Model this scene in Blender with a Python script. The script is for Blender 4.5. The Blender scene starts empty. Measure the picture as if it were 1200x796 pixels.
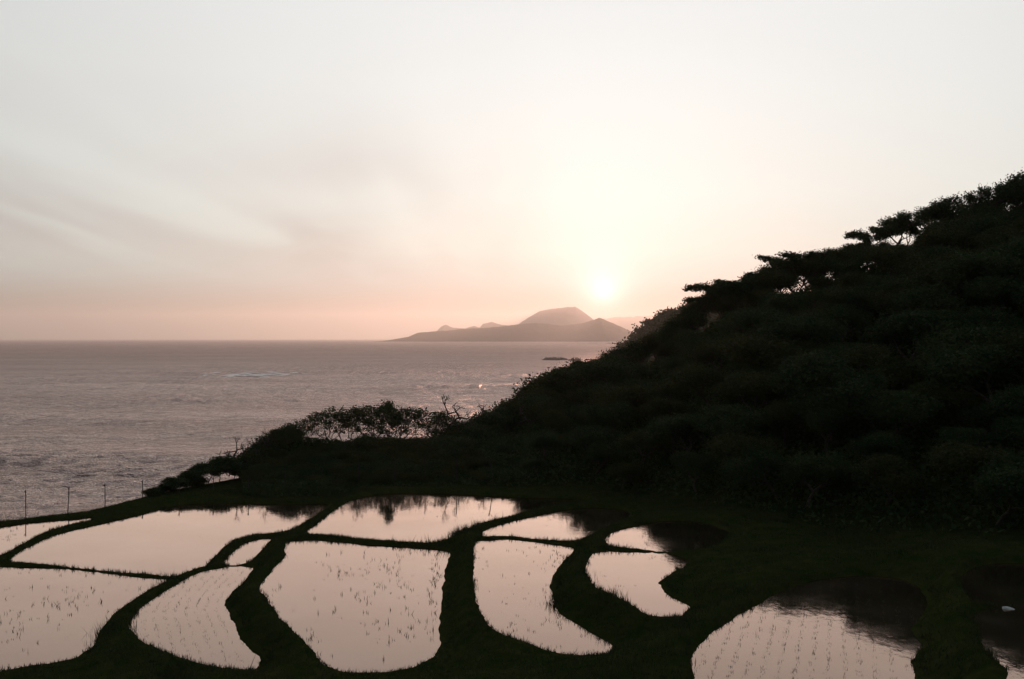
import bpy, math, random
import numpy as np

# ---------------------------------------------------------------- scene, camera, light
S = bpy.context.scene
COL = S.collection
F = 1167.0            # focal length in pixels of the 1200 px wide photograph (35 mm lens)
CAMZ = 30.0           # eye height above the sea
HY = 396.3            # row of the true horizon in the photograph
cam = bpy.data.cameras.new('camera')
cam.sensor_width = 36.0
cam.lens = 36.0 * F / 1200.0
cam.clip_start = 0.1
cam.clip_end = 60000
camo = bpy.data.objects.new('camera', cam)
camo.location = (0, 0, CAMZ)
camo.rotation_euler = (math.radians(90) - math.atan((398.0 - HY) / F), 0, 0)
COL.objects.link(camo)
S.camera = camo
S.view_settings.view_transform = 'Standard'
S.view_settings.look = 'None'
S.view_settings.exposure = 0.0
S.view_settings.gamma = 1.0
S.cycles.use_denoising = True
S.cycles.max_bounces = 6
S.cycles.volume_bounces = 1
S.cycles.transparent_max_bounces = 4

SUN_AZ = math.atan(107 / F)            # to the right of straight ahead (+Y)
SUN_EL = math.atan(54 / F * math.cos(SUN_AZ))
SD = (math.sin(SUN_AZ) * math.cos(SUN_EL), math.cos(SUN_AZ) * math.cos(SUN_EL), math.sin(SUN_EL))

sun = bpy.data.lights.new('sun', 'SUN')
sun.energy = 2.1
sun.angle = math.radians(0.6)
sun.color = (1.0, 0.585, 0.44)
suno = bpy.data.objects.new('sun', sun)
from mathutils import Vector
suno.rotation_euler = Vector(SD).to_track_quat('Z', 'Y').to_euler()
COL.objects.link(suno)

HAZE_DENSITY = 5.0e-5
HAZE_COLOR = (1.0, 0.93, 0.88, 1)
HAZE_G = 0.62


class N:
    """small helper for node trees"""
    def __init__(s, tree):
        s.t = tree
        s.t.nodes.clear()

    def n(s, typ, **kw):
        nd = s.t.nodes.new(typ)
        for k, v in kw.items():
            setattr(nd, k, v)
        return nd

    def l(s, a, b):
        s.t.links.new(a, b)

    def inp(s, sock, v):
        if hasattr(v, 'is_output'):
            s.l(v, sock)
        else:
            sock.default_value = v

    def math(s, op, a, b=0.0, c=0.0, clamp=False):
        m = s.n('ShaderNodeMath', operation=op, use_clamp=clamp)
        for i, v in enumerate((a, b, c)):
            s.inp(m.inputs[i], v)
        return m.outputs[0]

    def vmath(s, op, a, b=(0, 0, 0)):
        m = s.n('ShaderNodeVectorMath', operation=op)
        s.inp(m.inputs[0], a)
        s.inp(m.inputs[1], b)
        return m.outputs['Value'] if op in ('DOT_PRODUCT', 'LENGTH') else m.outputs[0]

    def ramp(s, fac, pts, interp='LINEAR'):
        r = s.n('ShaderNodeValToRGB')
        r.color_ramp.interpolation = interp
        e = r.color_ramp.elements
        while len(e) < len(pts):
            e.new(0.5)
        for i, (p, c) in enumerate(pts):
            e[i].position = p
            e[i].color = (*c, 1) if not isinstance(c, (int, float)) else (c, c, c, 1)
        s.inp(r.inputs[0], fac)
        return r.outputs[0]

    def mix(s, fac, a, b, blend='MIX'):
        m = s.n('ShaderNodeMix', data_type='RGBA', blend_type=blend)
        s.inp(m.inputs[0], fac)
        for sock, v in ((m.inputs[6], a), (m.inputs[7], b)):
            if hasattr(v, 'is_output'):
                s.l(v, sock)
            else:
                sock.default_value = (*v[:3], 1)
        return m.outputs[2]

    def noise(s, vec, scale, detail=4, rough=0.55, dist=0.0):
        m = s.n('ShaderNodeTexNoise')
        s.l(vec, m.inputs['Vector'])
        m.inputs['Scale'].default_value = scale
        m.inputs['Detail'].default_value = detail
        m.inputs['Roughness'].default_value = rough
        m.inputs['Distortion'].default_value = dist
        return m.outputs[0]

    def mapping(s, vec, scale=(1, 1, 1), rot=(0, 0, 0)):
        m = s.n('ShaderNodeMapping')
        s.l(vec, m.inputs[0])
        m.inputs['Scale'].default_value = scale
        m.inputs['Rotation'].default_value = rot
        return m.outputs[0]


# ---- sky
world = bpy.data.worlds.new('World')
S.world = world
world.use_nodes = True
w = N(world.node_tree)
out = w.n('ShaderNodeOutputWorld')
bg = w.n('ShaderNodeBackground')
tc = w.n('ShaderNodeTexCoord')
D = tc.outputs['Generated']
sep = w.n('ShaderNodeSeparateXYZ')
w.l(D, sep.inputs[0])
zz = w.math('MAXIMUM', sep.outputs[2], 0.0)
el = w.math('MULTIPLY', w.math('ARCSINE', zz), 2 / math.pi)        # 0 horizon .. 1 zenith
base = w.ramp(el, [(0.0, (0.13, 0.165, 0.14)), (0.020, (0.27, 0.31, 0.27)), (0.036, (0.50, 0.565, 0.53)), (0.055, (0.665, 0.73, 0.68)), (0.09, (0.765, 0.82, 0.785)),
                   (0.14, (0.81, 0.85, 0.835)), (0.20, (0.83, 0.86, 0.86)), (0.34, (0.63, 0.67, 0.71)), (1.0, (0.30, 0.34, 0.42))])
cs = w.vmath('DOT_PRODUCT', D, SD)
ang = w.math('DIVIDE', w.math('ARCCOSINE', w.math('MINIMUM', cs, 1.0)), math.pi)   # 0..1 = 0..180 deg
fall = w.ramp(ang, [(0.0, 1.0), (0.06, 1.0), (0.12, 0.97), (0.19, 0.85), (0.33, (0.40, 0.41, 0.41)), (0.5, (0.20, 0.22, 0.22)), (1.0, (0.13, 0.155, 0.145))])
g1 = w.math('MULTIPLY', w.math('POWER', 2.718, w.math('MULTIPLY', ang, -180 / 7.5)), 0.36)
sky = w.mix(1.0, base, w.mix(1.0, fall, w.mix(g1, (0, 0, 0), (0.92, 1.0, 1.05)), 'ADD'), 'MULTIPLY')
# thin streaks of high cloud lying along the sun's bearing, on a cloud plane
pl = w.n('ShaderNodeCombineXYZ')
den = w.math('ADD', zz, 0.06)
w.inp(pl.inputs[0], w.math('DIVIDE', sep.outputs[0], den))
w.inp(pl.inputs[1], w.math('DIVIDE', sep.outputs[1], den))
pv = w.mapping(pl.outputs[0], (1.5, 0.26, 1), (0, 0, math.radians(7)))
nz = w.noise(pv, 1.0, 2.5, 0.45, 0.45)
nb = w.noise(pl.outputs[0], 0.22, 2, 0.5)
streak = w.ramp(nz, [(0.30, 0.0), (0.68, 1.0)], 'EASE')
patch = w.ramp(nb, [(0.30, 0.0), (0.55, 1.0)], 'EASE')
band = w.ramp(el, [(0.02, 0.0), (0.05, 1.0), (0.10, 0.9), (0.16, 0.15), (1.0, 0.05)])
away = w.ramp(w.vmath('DOT_PRODUCT', D, (-math.cos(SUN_AZ), math.sin(SUN_AZ), 0.0)), [(0.04, 0.0), (0.22, 1.0), (0.75, 1.0), (1.0, 0.3)])
cl = w.math('MULTIPLY', w.math('MULTIPLY', streak, patch), w.math('MULTIPLY', band, away))
sky = w.mix(w.math('MULTIPLY', cl, 0.5), sky, (0.40, 0.36, 0.36))
# glow of the sun through the thin air
g2 = w.math('POWER', 2.718, w.math('MULTIPLY', ang, -180 / 0.85))
glow = w.mix(g2, (0, 0, 0), (1.1, 1.08, 1.0))
sky = w.mix(1.0, sky, glow, 'ADD')
nish = w.n('ShaderNodeTexSky', sky_type='NISHITA')
nish.sun_disc = False
nish.sun_elevation = SUN_EL
nish.sun_rotation = SUN_AZ
nish.dust_density = 4.0
nm = w.mix(1.0, nish.outputs[0], (0.004, 0.004, 0.004), 'MULTIPLY')
sky = w.mix(1.0, sky, nm, 'ADD')
w.l(w.vmath('SCALE', sky), bg.inputs[0])
bg.inputs[0].links[0].from_node.inputs['Scale'].default_value = 10.0
bg.inputs[1].default_value = 0.1
w.l(bg.outputs[0], out.inputs[0])


# ---------------------------------------------------------------- helpers
def tag(o, label=None, cat=None, group=None, kind=None):
    if label: o['label'] = label
    if cat: o['category'] = cat
    if group: o['group'] = group
    if kind: o['kind'] = kind
    return o


def mesh(name, V, Fc, smooth=False):
    V = np.asarray(V, dtype=np.float32).reshape(-1, 3)
    me = bpy.data.meshes.new(name)
    me.vertices.add(len(V))
    me.vertices.foreach_set('co', V.ravel())
    if isinstance(Fc, np.ndarray):
        k = Fc.shape[1]
        me.loops.add(Fc.size)
        me.loops.foreach_set('vertex_index', Fc.astype(np.int32).ravel())
        me.polygons.add(len(Fc))
        me.polygons.foreach_set('loop_start', np.arange(0, Fc.size, k, dtype=np.int32))
        me.polygons.foreach_set('loop_total', np.full(len(Fc), k, dtype=np.int32))
    else:
        lens = np.array([len(f) for f in Fc], dtype=np.int32)
        flat = np.array([i for f in Fc for i in f], dtype=np.int32)
        me.loops.add(len(flat))
        me.loops.foreach_set('vertex_index', flat)
        me.polygons.add(len(Fc))
        me.polygons.foreach_set('loop_start', np.concatenate(([0], np.cumsum(lens)[:-1])).astype(np.int32))
        me.polygons.foreach_set('loop_total', lens)
    if smooth:
        me.polygons.foreach_set('use_smooth', np.ones(len(me.polygons), dtype=bool))
    me.update(calc_edges=True)
    me.validate()
    return me


def obj(name, me, mat=None, parent=None):
    o = bpy.data.objects.new(name, me)
    if mat is not None and not me.materials:
        me.materials.append(mat)
    COL.objects.link(o)
    if parent: o.parent = parent
    return o


def empty(name, loc=(0, 0, 0), rz=0.0, sc=1.0):
    o = bpy.data.objects.new(name, None)
    o.empty_display_size = 0.2
    o.location = loc
    o.rotation_euler = (0, 0, rz)
    o.scale = (sc, sc, sc) if isinstance(sc, (int, float)) else sc
    COL.objects.link(o)
    return o


def material(name):
    m = bpy.data.materials.new(name)
    m.use_nodes = True
    k = N(m.node_tree)
    o = k.n('ShaderNodeOutputMaterial')
    return m, k, o


def unproj(px, py, z):
    Y = (CAMZ - z) * F / (py - HY)
    return (px - 600.0) / F * Y, Y


def noise2(x, y, seed=0):
    """cheap smooth value noise, vectorised"""
    x = np.asarray(x, float); y = np.asarray(y, float)
    xi = np.floor(x).astype(np.int64); yi = np.floor(y).astype(np.int64)
    xf = x - xi; yf = y - yi

    def h(a, b):
        n = (a * 374761393 + b * 668265263 + seed * 974711) & 0x7fffffff
        n = ((n ^ (n >> 13)) * 1274126177) & 0x7fffffff
        return ((n ^ (n >> 16)) & 0xffff) / 65535.0
    u = xf * xf * (3 - 2 * xf); v = yf * yf * (3 - 2 * yf)
    return (h(xi, yi) * (1 - u) + h(xi + 1, yi) * u) * (1 - v) + (h(xi, yi + 1) * (1 - u) + h(xi + 1, yi + 1) * u) * v - 0.5


def fbm(x, y, seed=0, octv=4):
    s = 0; a = 1.0
    for i in range(octv):
        s = s + a * noise2(x * 2 ** i, y * 2 ** i, seed + i * 7)
        a *= 0.5
    return s


def interp(x, pts):
    p = np.array(pts, float)
    return np.interp(x, p[:, 0], p[:, 1])


# ---------------------------------------------------------------- materials
def leaf_material(name, c1, c2, trans=0.25):
    m, k, o = material(name)
    geo = k.n('ShaderNodeNewGeometry')
    oi = k.n('ShaderNodeObjectInfo')
    nzz = k.noise(geo.outputs['Position'], 0.9, 3)
    f = k.math('ADD', k.ramp(nzz, [(0.35, 0.0), (0.65, 1.0)]), k.math('MULTIPLY', k.math('SUBTRACT', oi.outputs['Random'], 0.5), 0.7), clamp=True)
    c = k.mix(f, c1, c2)
    d = k.n('ShaderNodeBsdfPrincipled')
    k.l(c, d.inputs['Base Color'])
    d.inputs['Roughness'].default_value = 0.6
    d.inputs['Specular IOR Level'].default_value = 0.03
    t = k.n('ShaderNodeBsdfTranslucent')
    k.l(c, t.inputs[0])
    mx = k.n('ShaderNodeMixShader')
    mx.inputs[0].default_value = trans
    k.l(d.outputs[0], mx.inputs[1]); k.l(t.outputs[0], mx.inputs[2])
    k.l(mx.outputs[0], o.inputs[0])
    return m


M_LEAF = leaf_material('leaf_dark', (0.034, 0.060, 0.026), (0.058, 0.083, 0.033))
M_LEAF_OLIVE = leaf_material('leaf_olive', (0.042, 0.055, 0.020), (0.066, 0.072, 0.028), 0.3)
M_GRASS = leaf_material('grass_blade', (0.028, 0.049, 0.021), (0.058, 0.064, 0.027), 0.3)
M_RICE = leaf_material('rice_seedling', (0.05, 0.06, 0.025), (0.09, 0.085, 0.045), 0.3)


def simple(name, c1, c2, scale=3.0, rough=0.85, bump=0.3, spec=0.2):
    m, k, o = material(name)
    geo = k.n('ShaderNodeNewGeometry')
    n1 = k.noise(geo.outputs['Position'], scale, 6, 0.6)
    c = k.mix(k.ramp(n1, [(0.35, 0.0), (0.65, 1.0)]), c1, c2)
    d = k.n('ShaderNodeBsdfPrincipled')
    k.l(c, d.inputs['Base Color'])
    d.inputs['Roughness'].default_value = rough
    d.inputs['Specular IOR Level'].default_value = spec
    b = k.n('ShaderNodeBump')
    b.inputs['Strength'].default_value = bump
    b.inputs['Distance'].default_value = 0.4 / scale
    k.l(n1, b.inputs['Height'])
    k.l(b.outputs[0], d.inputs['Normal'])
    k.l(d.outputs[0], o.inputs[0])
    return m


M_BARK = simple('bark', (0.045, 0.036, 0.028), (0.085, 0.07, 0.055), 8)
M_GROUND = simple('bund_earth_and_turf', (0.020, 0.034, 0.008), (0.042, 0.044, 0.016), 1.7, bump=0.6, spec=0.0)
M_HILL = simple('far_forest', (0.028, 0.036, 0.018), (0.055, 0.06, 0.03), 0.02, bump=0.4, spec=0.05)
M_ROCK = simple('wet_rock', (0.035, 0.033, 0.032), (0.075, 0.07, 0.065), 0.6, rough=0.6)
M_POLE = simple('weathered_pole', (0.04, 0.035, 0.03), (0.07, 0.06, 0.05), 12, rough=0.7)
M_SACK = simple('white_plastic', (0.50, 0.51, 0.54), (0.66, 0.67, 0.70), 9, rough=0.5, spec=0.3)
M_CORD = simple('dark_insulator', (0.03, 0.03, 0.03), (0.06, 0.055, 0.05), 20, spec=0.05)
M_FOAM = simple('sea_foam', (0.80, 0.82, 0.84), (0.92, 0.93, 0.94), 0.5, rough=0.4, bump=0.0)
M_FOAM.node_tree.nodes['Principled BSDF'].inputs['Metallic'].default_value = 0.75


def water_paddy():
    m, k, o = material('still_muddy_water')
    geo = k.n('ShaderNodeNewGeometry')
    P = geo.outputs['Position']
    # silty still water: mirror-like at this low angle, mud below
    d = k.n('ShaderNodeBsdfGlossy')
    n1 = k.noise(P, 0.35, 4)
    k.l(k.mix(n1, (0.97, 0.705, 0.59), (1.0, 0.755, 0.65)), d.inputs['Color'])
    k.l(k.ramp(k.noise(P, 0.8, 3), [(0.3, 0.02), (0.7, 0.07)]), d.inputs['Roughness'])
    b = k.n('ShaderNodeBump')
    b.inputs['Strength'].default_value = 0.25
    b.inputs['Distance'].default_value = 0.006
    k.l(k.noise(k.mapping(P, (1, 0.6, 1)), 5.0, 3), b.inputs['Height'])
    k.l(b.outputs[0], d.inputs['Normal'])
    mud = k.n('ShaderNodeBsdfDiffuse')
    k.l(k.mix(k.noise(P, 1.3, 4), (0.025, 0.021, 0.014), (0.045, 0.037, 0.025)), mud.inputs[0])
    mx = k.n('ShaderNodeMixShader')
    fr = k.n('ShaderNodeFresnel')
    fr.inputs['IOR'].default_value = 1.33
    k.l(k.math('MULTIPLY', fr.outputs[0], k.math('ADD', 2.05, k.math('MULTIPLY', k.noise(P, 0.22, 5), 0.45)), clamp=True), mx.inputs[0])
    k.l(mud.outputs[0], mx.inputs[1]); k.l(d.outputs[0], mx.inputs[2])
    k.l(mx.outputs[0], o.inputs[0])
    return m


def water_sea():
    m, k, o = material('sea_water')
    geo = k.n('ShaderNodeNewGeometry')
    P = geo.outputs['Position']
    d = k.n('ShaderNodeBsdfGlossy')
    d.inputs['Color'].default_value = (1.0, 0.80, 0.73, 1)
    # the open water farther out is choppier than the sheltered water under the cliff
    sxyz = k.n('ShaderNodeSeparateXYZ')
    k.l(P, sxyz.inputs[0])
    k.l(k.ramp(k.math('DIVIDE', sxyz.outputs[1], 4000.0), [(0.10, 0.27), (0.25, 0.50), (0.55, 0.85)], 'B_SPLINE'), d.inputs['Roughness'])
    a = k.noise(k.mapping(P, (0.45, 1.0, 1), (0, 0, 0.12)), 0.04, 3, 0.5)
    bb = k.noise(k.mapping(P, (0.7, 1.0, 1), (0, 0, -0.15)), 0.22, 5, 0.68, 0.4)
    c = k.noise(k.mapping(P, (0.7, 1.0, 1), (0, 0, 0.2)), 0.62, 4, 0.65)
    gust = k.ramp(k.noise(k.mapping(P, (0.25, 1.0, 1), (0, 0, 0.1)), 0.012, 3, 0.5), [(0.35, 0.8), (0.65, 1.2)])
    h = k.math('ADD', k.math('MULTIPLY', a, 6.0), k.math('ADD', k.math('MULTIPLY', k.math('MULTIPLY', bb, 3.4), gust), k.math('MULTIPLY', k.math('MULTIPLY', c, 1.7), gust)))
    b = k.n('ShaderNodeBump')
    b.inputs['Strength'].default_value = 1.0
    b.inputs['Distance'].default_value = 1.0
    k.l(h, b.inputs['Height'])
    k.l(b.outputs[0], d.inputs['Normal'])
    deep = k.n('ShaderNodeBsdfDiffuse')
    deep.inputs[0].default_value = (0.05, 0.03, 0.03, 1)
    fr = k.n('ShaderNodeFresnel')
    fr.inputs['IOR'].default_value = 1.45
    k.l(b.outputs[0], fr.inputs['Normal'])
    mx = k.n('ShaderNodeMixShader')
    k.l(k.math('MULTIPLY', fr.outputs[0], 2.35, clamp=True), mx.inputs[0])
    k.l(deep.outputs[0], mx.inputs[1]); k.l(d.outputs[0], mx.inputs[2])
    k.l(mx.outputs[0], o.inputs[0])
    return m


M_PADDY = water_paddy()
M_SEA = water_sea()

# ---------------------------------------------------------------- rice paddies: outlines and levels
# outline traced in the photograph's pixels, laid on that paddy's own water level
PAD = {
 'A': (21.35, [(-70,627),(0,617),(48,611),(85,608),(109,606.5),(77,614),(48,623.6),(26,635),(8,645),(-20,656),(-70,672)]),
 'B': (21.42, [(11,656),(35,640),(64,627),(106,616.5),(161,604),(199,594),(231,590.5),(270,590),(314,591),(350,591),(385,591.5),(372,601),(343,620),
               (322,624),(292,626),(269,635),(250,652.5),(241,663),(222,668.6),(206,675),(177,672.5),(129,669),(80,664),(32,658)]),
 'C': (21.55, [(-70,661),(0,664),(48,665.4),(96,669),(145,675),(193,679),(180,686),(154,702),(135,717),(121,733),(113,749),(106,757),(92,767),
               (64,772),(32,777),(0,783),(-70,796)]),
 'D': (21.70, [(297,667),(273,664),(244,668),(219,678),(193,694),(170,709),(156,723),(150.5,733),(154,742),(170,750),(193,760),(225,771),(257,777),
               (280,780),(303,780),(303,770),(285,752),(274,731),(265,714),(268,701),(279,686)]),
 'E': (21.60, [(262,660.5),(269,651),(285,638),(301,632),(317.5,630.7),(311,640),(298,652.5),(285,659.6)]),
 'F': (21.90, [(359,623.6),(372,614),(391.5,598),(417,585),(456,578.5),(507,579),(550,580),(612,583.4),(650,584),(690,587),(672,592),(640,596),(620,599.5),
               (596,606),(564,615.5),(538,620),(530,630),(500,635.5),(475,634),(427,630.7),(379,625)]),
 'G': (22.10, [(338,635),(335,643),(333,654),(319,669),(305,689.5),(314,706),(327,723),(350,744),(369,768),(391.5,779.5),(420,784),(449,784),(481.5,778),
               (507,767),(517,758),(514,746),(517,720),(520,688),(523,668.6),(528,649),(520,644.5),(475,641),(427,638),(379,633),(356,632.6)]),
 'H': (22.50, [(558,636),(575,633),(596,632),(638,636.5),(672,642),(664,652.5),(653,668.6),(646,688),(648,704),(656,718.5),(674,731),(699,746),(718.6,758.6),
               (706,762),(680,763),(651,759.6),(625,752),(596,742.5),(574,731),(561,715),(554.6,685),(555,662)]),
 'I': (22.40, [(563,625),(596,612),(635,603),(667,597),(700,595),(730,598),(738,604),(718,612),(703,618),(693,624),(674,632),(645,632),(606,628)]),
 'J': (22.85, [(709,633),(718.6,624),(741,617),(775,611),(812,611),(836,616),(854,624),(846,633),(825,640),(790,645),(770,644.5),(725,639)]),
 'K': (22.95, [(693,651),(709,646),(735,646.5),(767,648),(786,650),(803,655),(804,660),(784,671.5),(773,682.5),(778,695),(797,704.5),(807,712),(802,718),
               (782,719),(760,716.6),(731.5,701),(712,691),(694.5,683),(687.5,675),(687.5,665)]),
 'L': (23.35, [(820,840),(813,796),(812.4,769),(820.5,756),(833,743),(863,723),(888,709),(905,698),(936,686),(965,679),(1017,675),(1061,681),(1083,695),(1085,715),
               (1072,739),(1079,758),(1072,776),(1073,796),(1080,840)]),
 'M': (23.80, [(1130,673),(1156,662),(1200,660),(1260,661),(1300,670),(1300,700),(1240,706),(1182,708),(1163,706),(1132,696),(1126,684)]),
 'N': (23.90, [(1138,723),(1156,714),(1200,711),(1260,710),(1310,716),(1310,840),(1200,840),(1182,796),(1173,776),(1152,758),(1141,736)]),
}
BUND_H = 0.13


def catmull(P, n=4):
    P = np.asarray(P, float)
    out = []
    m = len(P)
    for i in range(m):
        p0, p1, p2, p3 = P[i - 1], P[i], P[(i + 1) % m], P[(i + 2) % m]
        for t in np.arange(n) / n:
            out.append(0.5 * ((2 * p1) + (-p0 + p2) * t + (2 * p0 - 5 * p1 + 4 * p2 - p3) * t * t + (-p0 + 3 * p1 - 3 * p2 + p3) * t ** 3))
    return np.array(out)


def normals(P):
    t = np.roll(P, -1, 0) - np.roll(P, 1, 0)
    a = np.sum(P[:, 0] * np.roll(P[:, 1], -1) - np.roll(P[:, 0], -1) * P[:, 1])
    nn = np.stack([t[:, 1], -t[:, 0]], 1)
    nn /= np.linalg.norm(nn, axis=1)[:, None] + 1e-9
    return nn if a > 0 else -nn


PW = {}
for key, (lv, pts) in PAD.items():
    P = catmull(pts, 7)
    nn = normals(P)                         # outward, in image axes: +y is towards the viewer
    near = np.clip(nn[:, 1] * 1.3, 0, 1)
    z = lv + (BUND_H + 0.05) * near         # the near bund hides the water line behind its crest
    X, Y = unproj(P[:, 0], P[:, 1], z)
    W = np.stack([X, Y], 1)
    W = W - normals(W) * (0.16 * near)[:, None]
    W += 0.10 * np.stack([fbm(W[:, 0] * 2, W[:, 1] * 2, 3, 3), fbm(W[:, 0] * 2, W[:, 1] * 2, 9, 3)], 1)
    PW[key] = (lv, W)


def sdist(W, X, Y, reach=7.0):
    sd = np.full(X.shape, 1e3)
    lo = W.min(0) - reach; hi = W.max(0) + reach
    dx = np.maximum(np.maximum(lo[0] - X, X - hi[0]), 0); dy = np.maximum(np.maximum(lo[1] - Y, Y - hi[1]), 0)
    sd = np.hypot(dx, dy) + reach
    m = (X > lo[0]) & (X < hi[0]) & (Y > lo[1]) & (Y < hi[1])
    x = X[m]; y = Y[m]
    d2 = np.full(x.shape, 1e9); ins = np.zeros(x.shape, bool)
    for i in range(len(W)):
        ax, ay = W[i - 1]; bx, by = W[i]
        ex, ey = bx - ax, by - ay
        L = ex * ex + ey * ey + 1e-12
        t = np.clip(((x - ax) * ex + (y - ay) * ey) / L, 0, 1)
        d2 = np.minimum(d2, (x - ax - t * ex) ** 2 + (y - ay - t * ey) ** 2)
        if ay != by:
            c = ((ay > y) != (by > y)) & (x < ex * (y - ay) / (by - ay) + ax)
            ins ^= c
    r = np.sqrt(d2)
    r[ins] *= -1
    sd[m] = np.minimum(r, sd[m])
    return sd


# ---------------------------------------------------------------- terrain
# line of the land's crest, seen against sea and sky, and the foot of the slope (photo column: value)
SIL = [(-900,640),(-300,630),(-60,620),(0,615),(50,607),(100,600),(140,590),(175,581),(230,568),(285,557),(300,545),(320,522),(335,508),(345,506),(380,508),(420,512),(470,516),
       (520,515),(545,504),(560,494),(575,480),(600,470),(612,462),(625,449),(640,440),(660,430),(680,427),(700,415),(720,408),(735,402),(760,392),(780,380),
       (800,374),(815,364),(830,347),(850,329),(870,320),(900,316),(930,305),(960,296),(1000,285),(1020,273),(1040,262),(1085,245),(1110,238),(1140,232),
       (1165,212),(1190,198),(1230,185),(1400,120),(1800,20)]
VEG = [(-900,0),(175,0),(285,2),(300,8),(335,10),(520,12),(560,22),(600,32),(700,38),(800,42),(900,44),(1000,42),(1040,44),(1085,48),(1140,56),(1190,85),(1230,85),(1400,80),(1800,70)]
CREST_Y = [(-900,40),(-300,42.5),(-70,45.0),(0,46.9),(50,48.3),(109,49.5),(140,50.3),(175,52.5),(230,57.5),(285,60.5),(335,62.5),(420,63.0),(520,63.9),(560,67.3),(600,72),
           (700,74.5),(741,75.5),(785,75.5),(815,71.5),(900,71),(1000,72),(1080,72),(1200,73),(1400,76),(1800,84)]
FOOT_Y = [(-900,39.4),(-300,42),(-70,44.4),(0,46.2),(50,47.5),(109,48.8),(140,49.2),(175,50.6),(231,52.6),(300,52.3),(385,52.2),(456,53.3),(550,53.0),(620,52.2),(700,51.6),(760,49),(800,45.5),
          (850,41),(950,36.5),(1050,33.5),(1200,30.5),(1400,28),(1800,27)]
# what the paddies mirror: the wood's outline in the water (column, row, water level)
MIRROR = [(285,590,21.42),(385,590,21.42),(420,581,21.9),(500,579,21.9),(600,581,21.9),(612,585,21.9),(621,598,21.9),(640,600,22.4),(667,598,22.4),(690,607,22.4),(702,618,22.4),(716,623,22.85),
          (741,607,22.85),(760,608,22.85),(784,624,22.9),(803,656,22.95),(905,700,23.35),(936,704,23.35),(965,711,23.35),(1000,727,23.35),(1040,746,23.35),(1080,772,23.35),(1130,800,23.4),(1300,860,23.5)]


def mirror_z(px, y):
    row = interp(px, [(a, b) for a, b, c in MIRROR]); lv = interp(px, [(a, c) for a, b, c in MIRROR])
    return (row - HY) / F * y - CAMZ + 2 * lv


def crest_ground(px):
    return interp(px, SIL) + interp(px, VEG)


fx = np.arange(-31, 33.01, 0.16); fy = np.arange(18, 57.01, 0.16)
gx = np.concatenate([np.arange(-120, -31, 1.5), fx, np.arange(33.5, 60, 0.7), np.arange(61, 170, 2.2)])
gy = np.concatenate([np.arange(-40, 18, 1.0), fy, np.arange(57.5, 100, 0.5), np.arange(101, 200, 2.2)])
GX, GY = np.meshgrid(gx, gy)


def terrain_h(X, Y):
    num = np.zeros(X.shape); dnm = np.zeros(X.shape)
    inside = np.full(X.shape, np.nan); dmin = np.full(X.shape, 1e3)
    for key, (lv, W) in PW.items():
        sd = sdist(W, X, Y)
        prof = np.where(sd < 0, np.maximum(-0.3, sd * 0.9), BUND_H * np.clip(sd / 0.28, 0, 1) ** 0.7)
        wt = 1 / (np.maximum(sd, 0) + 0.15) ** 3
        num += wt * (lv + prof); dnm += wt
        inside = np.where(sd < 0, lv + prof, inside)
        dmin = np.minimum(dmin, sd)
    h = num / dnm
    rough = 0.05 * fbm(X * 1.6, Y * 1.6, 5, 3) * np.clip(dmin / 0.5, 0, 1) + 0.14 * fbm(X * 0.35, Y * 0.35, 11, 3) * np.clip((dmin - 0.4) / 2, 0, 1)
    h = h + rough
    # a slight crown on broad grassy banks
    h = h + 0.10 * np.clip((dmin - 0.4) / 1.2, 0, 1)
    # ground rises towards the viewer's path in front of the lowest terraces
    q = np.clip((17.0 - Y) / 17.0, 0, 3)
    h = np.where(dmin > 0, h + np.where(q < 1, q ** 1.3 * np.clip(28.3 - h, 0, 9), np.clip(28.3 - h, 0, 9)), h)
    # hill and sea cliff
    px = 600 + F * X / np.maximum(Y, 6)
    yr = interp(px, CREST_Y); yf = interp(px, FOOT_Y)
    zr = CAMZ - (crest_ground(px) - HY) / F * yr
    t = np.clip((Y - yf) / np.maximum(yr - yf, 0.5), 0, 1)
    s = 0.55 * t + 0.45 * t * t * (3 - 2 * t)
    lump = (0.9 * fbm(X * 0.13, Y * 0.13, 21, 3) * np.clip(t * 3, 0, 1) * np.clip((1 - t) * 4, 0, 1) * np.clip((px - 300) / 200, 0, 1))
    hh = h + s * (zr - h) + lump
    far = np.clip(Y - yr, 0, 1e9)
    drop = np.where(px < 330, 0.95, np.where(px < 560, 0.8, 0.45))
    drop = interp(px, [(-900, 1.0), (330, 0.95), (560, 0.75), (800, 0.5), (1200, 0.35), (1800, 0.3)])
    hh = np.where(Y > yr, zr - np.where(far < 3, far * 0.3, 0.9 + (far - 3) * (drop + 0.25)), hh)
    mz = np.maximum(mirror_z(px, Y) - interp(px, [(285, 0.5), (560, 0.7), (700, 1.0), (1200, 1.3)]), h - 0.05)
    hh = np.where((px > 285) & (px < 1300) & (Y <= yr), np.minimum(hh, mz), hh)
    hh = np.where(Y > yf, hh, h)
    hh = np.where(np.isnan(inside), hh, inside)
    return np.maximum(hh, -2.5), dmin


GZ, GD = terrain_h(GX, GY)
nX, nY = len(gx), len(gy)
idx = np.arange(nX * nY).reshape(nY, nX)
quads = np.stack([idx[:-1, :-1], idx[:-1, 1:], idx[1:, 1:], idx[1:, :-1]], -1).reshape(-1, 4)
ground = obj('ground', mesh('ground', np.stack([GX, GY, GZ], -1).reshape(-1, 3), quads, True), M_GROUND)
tag(ground, kind='structure')


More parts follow.
